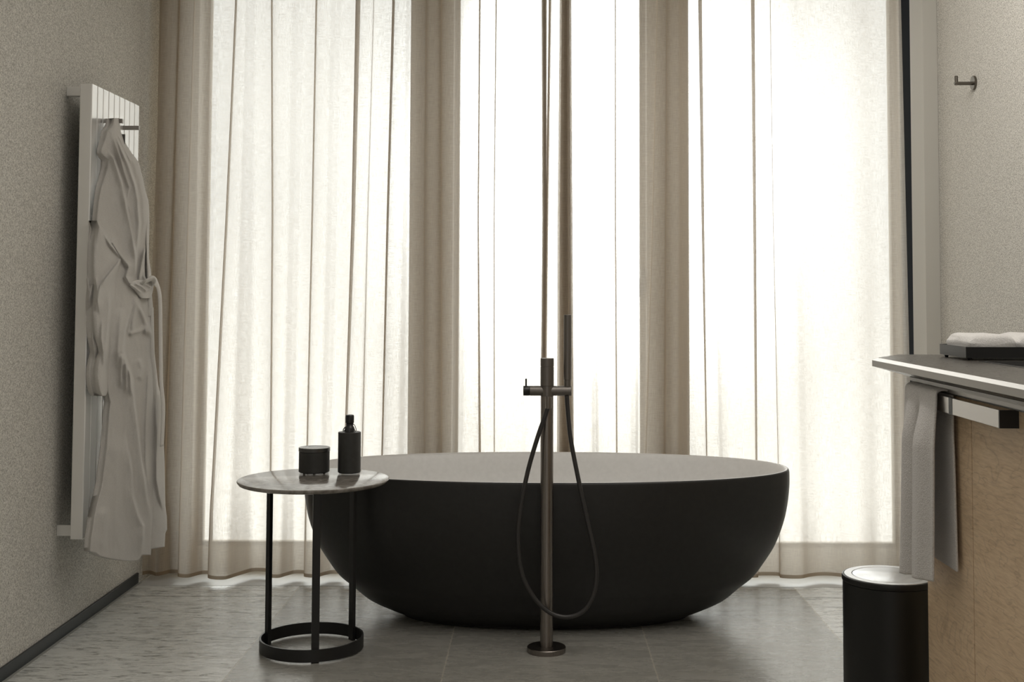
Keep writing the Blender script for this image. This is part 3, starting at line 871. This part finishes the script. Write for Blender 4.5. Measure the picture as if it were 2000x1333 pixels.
def robe():
    c = at_y(240, 1090, 3.9)
    t = empty('bathrobe', (-1.33, 3.92, c.z), 'white bathrobe with a tied belt, hanging from a peg of the radiator', 'bathrobe')
    drape('robe_body', BODY_L, BODY_R, 231, 1097, t, m_robe, CREASES, bottom=BODY_BOT, back=.022, nu=90, step=2.4)
    # sleeve hanging in front of the body at the near side
    SL = [(430, 188.5), (460, 184), (480, 181.5), (520, 180.5), (548, 182), (560, 183), (580, 180.5), (610, 180), (640, 182), (660, 185), (675, 189), (688, 191.5), (705, 187), (720, 184), (735, 183), (750, 184.5), (762, 187), (770, 190), (774, 194)]
    SR = [(430, 190), (438, 196), (447, 205), (460, 214), (480, 226), (505, 240), (515, 238), (530, 234), (548, 229), (580, 226), (602, 224), (643, 221), (680, 217), (712, 213), (732, 212), (765, 210), (771, 208.5), (774, 206)]
    SC = [([(200, 452), (215, 478), (238, 505), (228, 517), (212, 538), (196, 559), (191, 585), (196, 620)], .012, 7, 2.5, 1),
          ([(186, 540), (190, 570), (186, 610)], .008, 6, 4, -1), ([(213, 560), (212, 620), (206, 670), (204, 700)], .008, 5, 3, -1), ([(200, 620), (198, 660), (202, 690), (203, 720)], .006, 4, 3, 1)]
    drape('sleeve', SL, SR, 431, 774, t, m_robe, SC, yoff=-.022, back=.03, nu=40, belly=.012, edge=8)
    # far front panel seen beyond the body, lit by the window
    yb = lambda u, v: 4.10 + (u - 296) * .0034
    drape('back_panel', [(600, 291), (1080, 291)], [(600, 300), (690, 302), (752, 309), (790, 318), (804, 321), (867, 320), (900, 321.5), (988, 323), (1010, 326), (1035, 326.5), (1042, 323), (1070, 321.5)], 601, 1071, t, m_robe,
          [([(303, 760), (306, 850), (305, 935), (311, 970), (320, 1002)], .010, 5, 2, 1), ([(312, 740), (318, 790), (320, 820)], .007, 3, 2, -1)], back=.03, nu=24, yfun=yb, bottom=[(291, 1074), (322, 1069)], edge=3)
    # upper far side: the back of the robe and the other shoulder
    drape('far_sleeve', [(400, 281), (620, 287)], [(400, 291), (440, 292), (475, 291), (505, 291), (515, 292.5), (530, 295), (546, 295), (570, 296), (600, 299), (620, 299)], 402, 618, t, m_robe, [], back=.03, nu=16, yfun=lambda u, v: 4.08 + (u - 290) * .003, edge=3)
    # belt: knot, loop, tail
    bp = lambda u, v, y=3.99: at_y(u, v, y)
    b = drape('belt', [(546, 268), (551, 256), (556, 251), (562, 256), (567, 262), (575, 268), (584, 275)], [(546, 294), (549, 298.5), (556, 300), (566, 299), (575, 297), (584, 293)], 547, 583, t, m_robe_band,
              [([(250, 554), (262, 561), (277, 573)], .008, 4, 1.6, -1), ([(262, 553), (276, 560), (288, 570)], .007, 3, 1.5, -1), ([(272, 551), (286, 556), (297, 563)], .007, 3, 1.5, -1), ([(282, 570), (290, 566), (298, 558)], .006, 3, 1.5, 1)],
              yoff=-.030, back=.03, nu=44, step=1.0, edge=3, belly=.008)
    lp = bmesh.new()
    tube(lp, catmull([bp(280, 552, 3.98), bp(289, 548, 4.00), bp(298, 547, 4.03), bp(306, 555, 4.07), bp(311, 572, 4.08), bp(313, 600, 4.09), bp(313.5, 650, 4.09), bp(314, 700, 4.09), bp(315, 750, 4.09), bp(318.5, 790, 4.09), bp(318, 830, 4.09), bp(316, 872, 4.09)], 8), .006, 12, flat=(.0045, .016))
    obj('belt_tail', lp, m_robe_band, b, smooth=True)
    q = at_y(240, 272, 3.93)
    obj('care_label', newbox(q.x - .006, q.x + .007, q.y - .002, q.y + .002, q.z - .016, q.z + .016), m_label, t)
robe()

# ================================================================== VANITY
VX = .882; VY1 = 2.80; VY0 = .55
CX, CY1, CZ = .820, 3.012, .9175
def vanity():
    t = empty('vanity_cabinet', ((VX + XR) / 2, (VY0 + VY1) / 2, 0), 'light oak vanity cabinet along the right wall', 'cabinet')
    obj('carcass', newbox(VX + .021, XR - .001, VY0, VY1 - .001, .0, .862), m_oak, t)
    seam = 2.507
    for y0, y1 in ((VY0, seam - .002), (seam + .002, VY1)):
        o = obj('front_panel', newbox(VX, VX + .020, y0, y1, .03 if y0 > 1 else .03, .862, bev=.0008), m_oak, t)
    obj('plinth', newbox(VX + .002, VX + .021, VY0, VY1, .0, .03), m_oak, t)
    # reveal under the worktop
    obj('recess_profile', newbox(.868, XR - .001, VY0, 2.815, .862, .8838), m_counter, t)
    obj('recess_strip', newbox(.862, .8675, VY0, 2.818, .8665, .8835), m_railm, t)
    obj('shadow_strip', newbox(.853, .8615, VY0, 2.820, .876, .8838), m_counter_edge, t)
    # flat U-shaped towel rail
    zr0, zr1 = .8275, .8605; xr = .846; y0, y1 = 2.262, 2.80
    bm = bmesh.new()
    box(bm, xr, xr + .004, y0, y1, zr0, zr1, bev=.0005)
    obj_rail = obj('towel_rail', bm, m_hlight, t, label='flat steel rail')
    obj('rail_end', newbox(xr + .0002, VX + .0005, y0 - .004, y0 + .0002, zr0, zr1), m_black, obj_rail)
    obj('rail_end', newbox(xr + .0002, VX + .0005, y1 - .0002, y1 + .004, zr0, zr1), m_black, obj_rail)
    obj('rail_dark_band', newbox(xr - .0004, xr + .0066, 2.512, 2.534, zr0 - .0004, zr1 + .0004), m_black, obj_rail)  # narrow black band across the rail
    obj('rail_lining', newbox(xr + .0041, xr + .0065, y0 + .001, y1 - .001, zr0 + .001, zr1 - .001), m_black, obj_rail)
vanity()
def worktop():
    bm = bmesh.new()
    def poly(ix, z, e=0.0):
        """outline at inset ix from the room-side edge"""
        return [(CX + ix, VY0), (CX + ix, CY1 - e), (CX + ix + .100, CY1 + .165 - e), (XR - .001, CY1 + .165 - e)]
    hx0, hy0, hx1, hy1 = 1.022, 1.75, XR - .10, 2.855        # opening for the sink
    lv = [(.0, CZ - .0205), (.0, CZ - .0060), (.0130, CZ)]
    Rg = [[bm.verts.new((x, y, z)) for x, y in poly(i, z)] + [bm.verts.new((XR - .001, VY0, z))] for i, z in lv]
    bot = [bm.verts.new(p) for p in ((.853, VY0, CZ - .033), (.853, 2.822, CZ - .033), (.93, 2.93, CZ - .033), (XR - .001, 2.93, CZ - .033), (XR - .001, VY0, CZ - .033))]
    allr = [bot] + Rg
    for A, B in zip(allr, allr[1:]):
        for i in range(5):
            f = bm.faces.new((A[i], A[(i + 1) % 5], B[(i + 1) % 5], B[i]))
            if B is Rg[1] or A is bot: f.material_index = 1 if B is Rg[1] else 0
            if B is Rg[2]: f.material_index = 2
    bm.faces.new(bot)
    # top with a rectangular sink opening
    T = Rg[2]
    h = [bm.verts.new((x, y, CZ)) for x, y in ((hx0, hy0), (hx0, hy1), (hx1, hy1), (hx1, hy0))]
    bm.faces.new((T[0], T[1], h[1], h[0])); bm.faces.new((T[1], T[2], T[3], h[2], h[1]))
    bm.faces.new((T[3], T[4], h[3], h[2])); bm.faces.new((T[4], T[0], h[0], h[3]))
    hb = [bm.verts.new((v.co.x, v.co.y, CZ - .012)) for v in h]
    for i in range(4): bm.faces.new((h[i], h[(i + 1) % 4], hb[(i + 1) % 4], hb[i]))
    bm.faces.new(hb)
    o = obj('countertop', bm, [m_counter, m_counter_edge, m_counter_bevel])
    tag(o, 'thin dark stone countertop over the oak vanity cabinet', 'countertop')
    # sink: black rectangular inset tray
    bm = bmesh.new()
    g = .001
    x0, y0, x1, y1 = hx0 + g, hy0 + g, hx1 - g, hy1 - g
    a = [bm.verts.new(p) for p in ((x0, y0, CZ - .0115), (x0, y1, CZ - .0115), (x1, y1, CZ - .0115), (x1, y0, CZ - .0115))]
    b = [bm.verts.new((v.co.x, v.co.y, CZ + .0010)) for v in a]
    k = .012
    c = [bm.verts.new(p) for p in ((x0 + k, y0 + k, CZ + .001), (x0 + k, y1 - k, CZ + .001), (x1 - k, y1 - k, CZ + .001), (x1 - k, y0 + k, CZ + .001))]
    d = [bm.verts.new(p) for p in ((x0 + k + .004, y0 + k + .004, CZ - .009), (x0 + k + .004, y1 - k - .004, CZ - .009), (x1 - k - .004, y1 - k - .004, CZ - .009), (x1 - k - .004, y0 + k + .004, CZ - .009))]
    for A, B in ((a, b), (b, c), (c, d)):
        for i in range(4): bm.faces.new((A[i], A[(i + 1) % 4], B[(i + 1) % 4], B[i]))
    bm.faces.new(a); bm.faces.new(d)
    o = obj('sink', bm, m_black); tag(o, 'shallow black sink set into the countertop', 'sink')
worktop()

def tray():
    x0, y0, y1, x1 = 1.008, 2.893, 3.080, 1.425
    z0, z1 = CZ + .006, CZ + .0315
    t = empty('tray', ((x0 + x1) / 2, (y0 + y1) / 2, CZ), 'black rectangular tray on the countertop', 'tray')
    bm = bmesh.new(); w = .004
    box(bm, x0, x1, y0, y0 + w, z0, z1); box(bm, x0, x1, y1 - w, y1, z0, z1)
    box(bm, x0, x0 + w, y0 + w, y1 - w, z0, z1); box(bm, x1 - w, x1, y0 + w, y1 - w, z0, z1)
    box(bm, x0 + w, x1 - w, y0 + w, y1 - w, z0, z0 + .004)
    obj('tray_body', bm, m_black, t)
    for (x, y) in ((x0 + .012, y0 + .012), (x0 + .012, y1 - .014), (x1 - .012, y0 + .012), (x1 - .012, y1 - .014)):
        bm = bmesh.new(); lathe(bm, [(0, CZ), (.004, CZ), (.006, z0), (0, z0)], (x, y, 0), 16)
        obj('foot', bm, m_cap, t)
    # folded hand towels lying in it, folded end towards the room
    def hand_towel(cx, w, ya, yb, seed, label):
        bm = bmesh.new(); zb = z0 + .0045; H = .050
        ny, na = 26, 56
        rings = []
        for j in range(ny + 1):
            q = j / ny; y = lerp(ya, yb, q)
            e = min(q, 1 - q) * ny / 3.0; ef = sqrt(1 - (1 - min(1, e)) ** 2) if e < 1 else 1
            ef = .62 + .38 * ef
            ring = []
            for i in range(na):
                a = 2 * pi * i / na
                c, s = cos(a), sin(a)
                x = math.copysign(abs(c) ** .5, c) * w / 2 * (.90 + .10 * ef)
                z = math.copysign(abs(s) ** .62, s) * H / 2 * ef
                n = noise.noise(Vector((x * 30 + seed, y * 22, s * 1.5)))
                # layered fold lines along the sides
                lay = .0015 * sin(z / H * 2 * pi * 2.5) * (abs(c) > .6)
                x += .003 * n + lay * (1 if c > 0 else -1); zz = z + .0028 * noise.noise(Vector((x * 26, y * 30 + seed, 2)))
                ring.append(bm.verts.new((cx + x, y, zb + H / 2 + max(zz, -H / 2))))
            rings.append(ring)
        for A, B in zip(rings, rings[1:]):
            for i in range(na): bm.faces.new((A[i], A[(i + 1) % na], B[(i + 1) % na], B[i]))
        for r_, rev in ((rings[0], 1), (rings[-1], 0)):
            c = bm.verts.new(sum((v.co for v in r_), Vector()) / na + Vector((0, -.004 if rev else .004, 0)))
            for i in range(na): bm.faces.new((r_[i], r_[(i + 1) % na], c))
        o = obj('folded_towel', bm, m_towel_w, smooth=True)
        tag(o, label, 'towel', 'folded hand towels in the black tray')
    hand_towel(1.075, .112, 2.902, 3.070, 1.0, 'white folded hand towel at the window end of the black tray')
    hand_towel(1.192, .112, 2.902, 3.070, 5.0, 'white folded hand towel cut off by the right edge of the photo, in the tray')
tray()

def towel():
    """towel folded over the flat rail: a layer on the room side, a layer behind"""
    x_in, x_out, zt = .8715, .8415, .8625
    nL, nS = 44, 150
    y_far, y_near = 2.798, 2.585
    bm = bmesh.new(); grid = []
    zf = lambda q: lerp(.448, .478, q)             # hem heights of the room-side layer
    zb = .500
    rr = .0125
    for i in range(nL + 1):
        q = i / nL                                 # 0 = far, 1 = near
        y0_ = lerp(y_far, y_near, q)
        row = []
        lenF = zt - zf(q); lenB = zt - zb; arc = pi * rr
        tot = lenF + arc + lenB
        for j in range(nS + 1):
            s = j / nS * tot
            if s < lenF:
                d = lenF - s; z = zt - d           # d = distance below the rail
                k = sm(d / .12)
                # two hanging lobes with a groove between them
                lob = .0085 * cos(2 * pi * (q * 2.0 + .02)) * -1
                groove = 0
                x = x_out - .004 - k * (.010 + lob + groove * -0 + .000) - .012 * (d / .42) * (1 - .4 * q)
                x += k * .026 * exp(-((q - .46) / .05) ** 2) - k * .007 * exp(-((q - .60) / .07) ** 2)
                y = y0_ + k * (.012 * (q - .5)) * -2 * (d / .42) * .6
                if q > .48: y -= k * .006; x -= k * .006
                z += (.010 * (q < .46)) * (d / lenF) * 0
            elif s < lenF + arc:
                a = (s - lenF) / rr
                cx_ = (x_in + x_out) / 2 - .001; hw = (x_in - x_out) / 2 + .002
                x = cx_ - hw * cos(a); z = zt + .010 * sin(a); y = y0_
                y += .002 * sin(q * 14)
            else:
                d = s - lenF - arc; z = zt - d
                x = x_in + .001 - .003 * sm(d / .1) ; k = sm(d / .14)
                y = y0_ - k * .004 - .020 * (d / .4) * q
            n = noise.noise(Vector((y * 24, z * 5, 1.7 if s < lenF else 6.1)))
            x += .0018 * n * (1 if s < lenF else .3)
            z += .002 * noise.noise(Vector((y * 40, 0, 3)))
            row.append(bm.verts.new((x, y, z)))
        grid.append(row)
    for A, B in zip(grid, grid[1:]):
        for j in range(nS): bm.faces.new((A[j], A[j + 1], B[j + 1], B[j]))
    o = obj('hand_towel', bm, m_towel, smooth=True)
    md = o.modifiers.new('thickness', 'SOLIDIFY'); md.thickness = .0055; md.offset = 0
    sb = o.modifiers.new('smooth', 'SUBSURF'); sb.levels = 1; sb.render_levels = 1
    tag(o, 'pale grey terry towel draped over the steel rail of the vanity', 'towel')
towel()

# ================================================================== WASTE BIN
m_lid = Mat('brushed_pale_lid').set(col=(.74, .75, .77), rough=.24, metal=.75).m
m_bin = Mat('black_lacquer').set(col=(.004, .004, .004), rough=.4).m
def bin_():
    c = Vector((.8415, 2.968, 0)); r = .1075
    ztop = .404
    t = empty('waste_bin', c, 'black cylindrical waste bin with a round lid beside the vanity', 'bin')
    bm = bmesh.new(); lathe(bm, [(0, 0), (r - .004, 0), (r - .001, .003), (r - .001, ztop - .016), (r - .003, ztop - .0155), (0, ztop - .0155)], c, 96)
    auto_smooth(obj('bin_body', bm, m_bin, t))
    bm = bmesh.new(); lathe(bm, [(0, ztop - .0145), (r, ztop - .0145), (r + .001, ztop - .013), (r + .001, ztop - .0045), (r, ztop - .0015), (r - .003, ztop - .0004), (r - .0045, ztop - .0010), (0, ztop - .0010)], c, 96)
    lid = auto_smooth(obj('lid', bm, m_bin, t))
    bm = bmesh.new(); lathe(bm, [(.0852, ztop - .0009), (r - .0046, ztop - .0009), (r - .0050, ztop), (.0855, ztop), (.0852, ztop - .0009)], c, 96)
    bmesh.ops.remove_doubles(bm, verts=bm.verts[:], dist=1e-6)
    auto_smooth(obj('lid_ring', bm, m_lid, lid))
    bm = bmesh.new(); lathe(bm, [(0, ztop - .0009), (.0835, ztop - .0009), (.0835, ztop - .0004), (.0828, ztop), (0, ztop)], c, 96)
    auto_smooth(obj('swing_flap', bm, m_lid, lid))
bin_()

# ================================================================== WALL HOOK
def hook():
    p = at_y(1905, 162, 4.05)
    y, z = 4.05, p.z
    t = empty('wall_hook', (XR, y, z), 'small satin metal robe hook on the right wall', 'hook')
    M = Matrix.Rotation(-pi / 2, 3, 'Y')
    bm = bmesh.new(); lathe(bm, [(0, 0), (.0232, 0), (.0238, .001), (.0238, .007), (.0228, .0078), (0, .0078)], (XR, y, z), 48, M)
    auto_smooth(obj('rosette', bm, m_hookm, t))
    x1 = at_y(1864, 158, y).x
    bm = bmesh.new(); lathe(bm, [(0, .0075), (.0060, .0075), (.0060, XR - x1 - .001), (.005, XR - x1), (0, XR - x1)], (XR, y, z - .002), 32, M)
    zt = at_y(1867, 148.5, y).z
    lathe(bm, [(0, z - .0075), (.0055, z - .0075), (.0058, zt - .001), (.005, zt), (0, zt)], (x1 + .0062, y, 0), 32)
    auto_smooth(obj('hook_arm', bm, m_hookm, t))
hook()
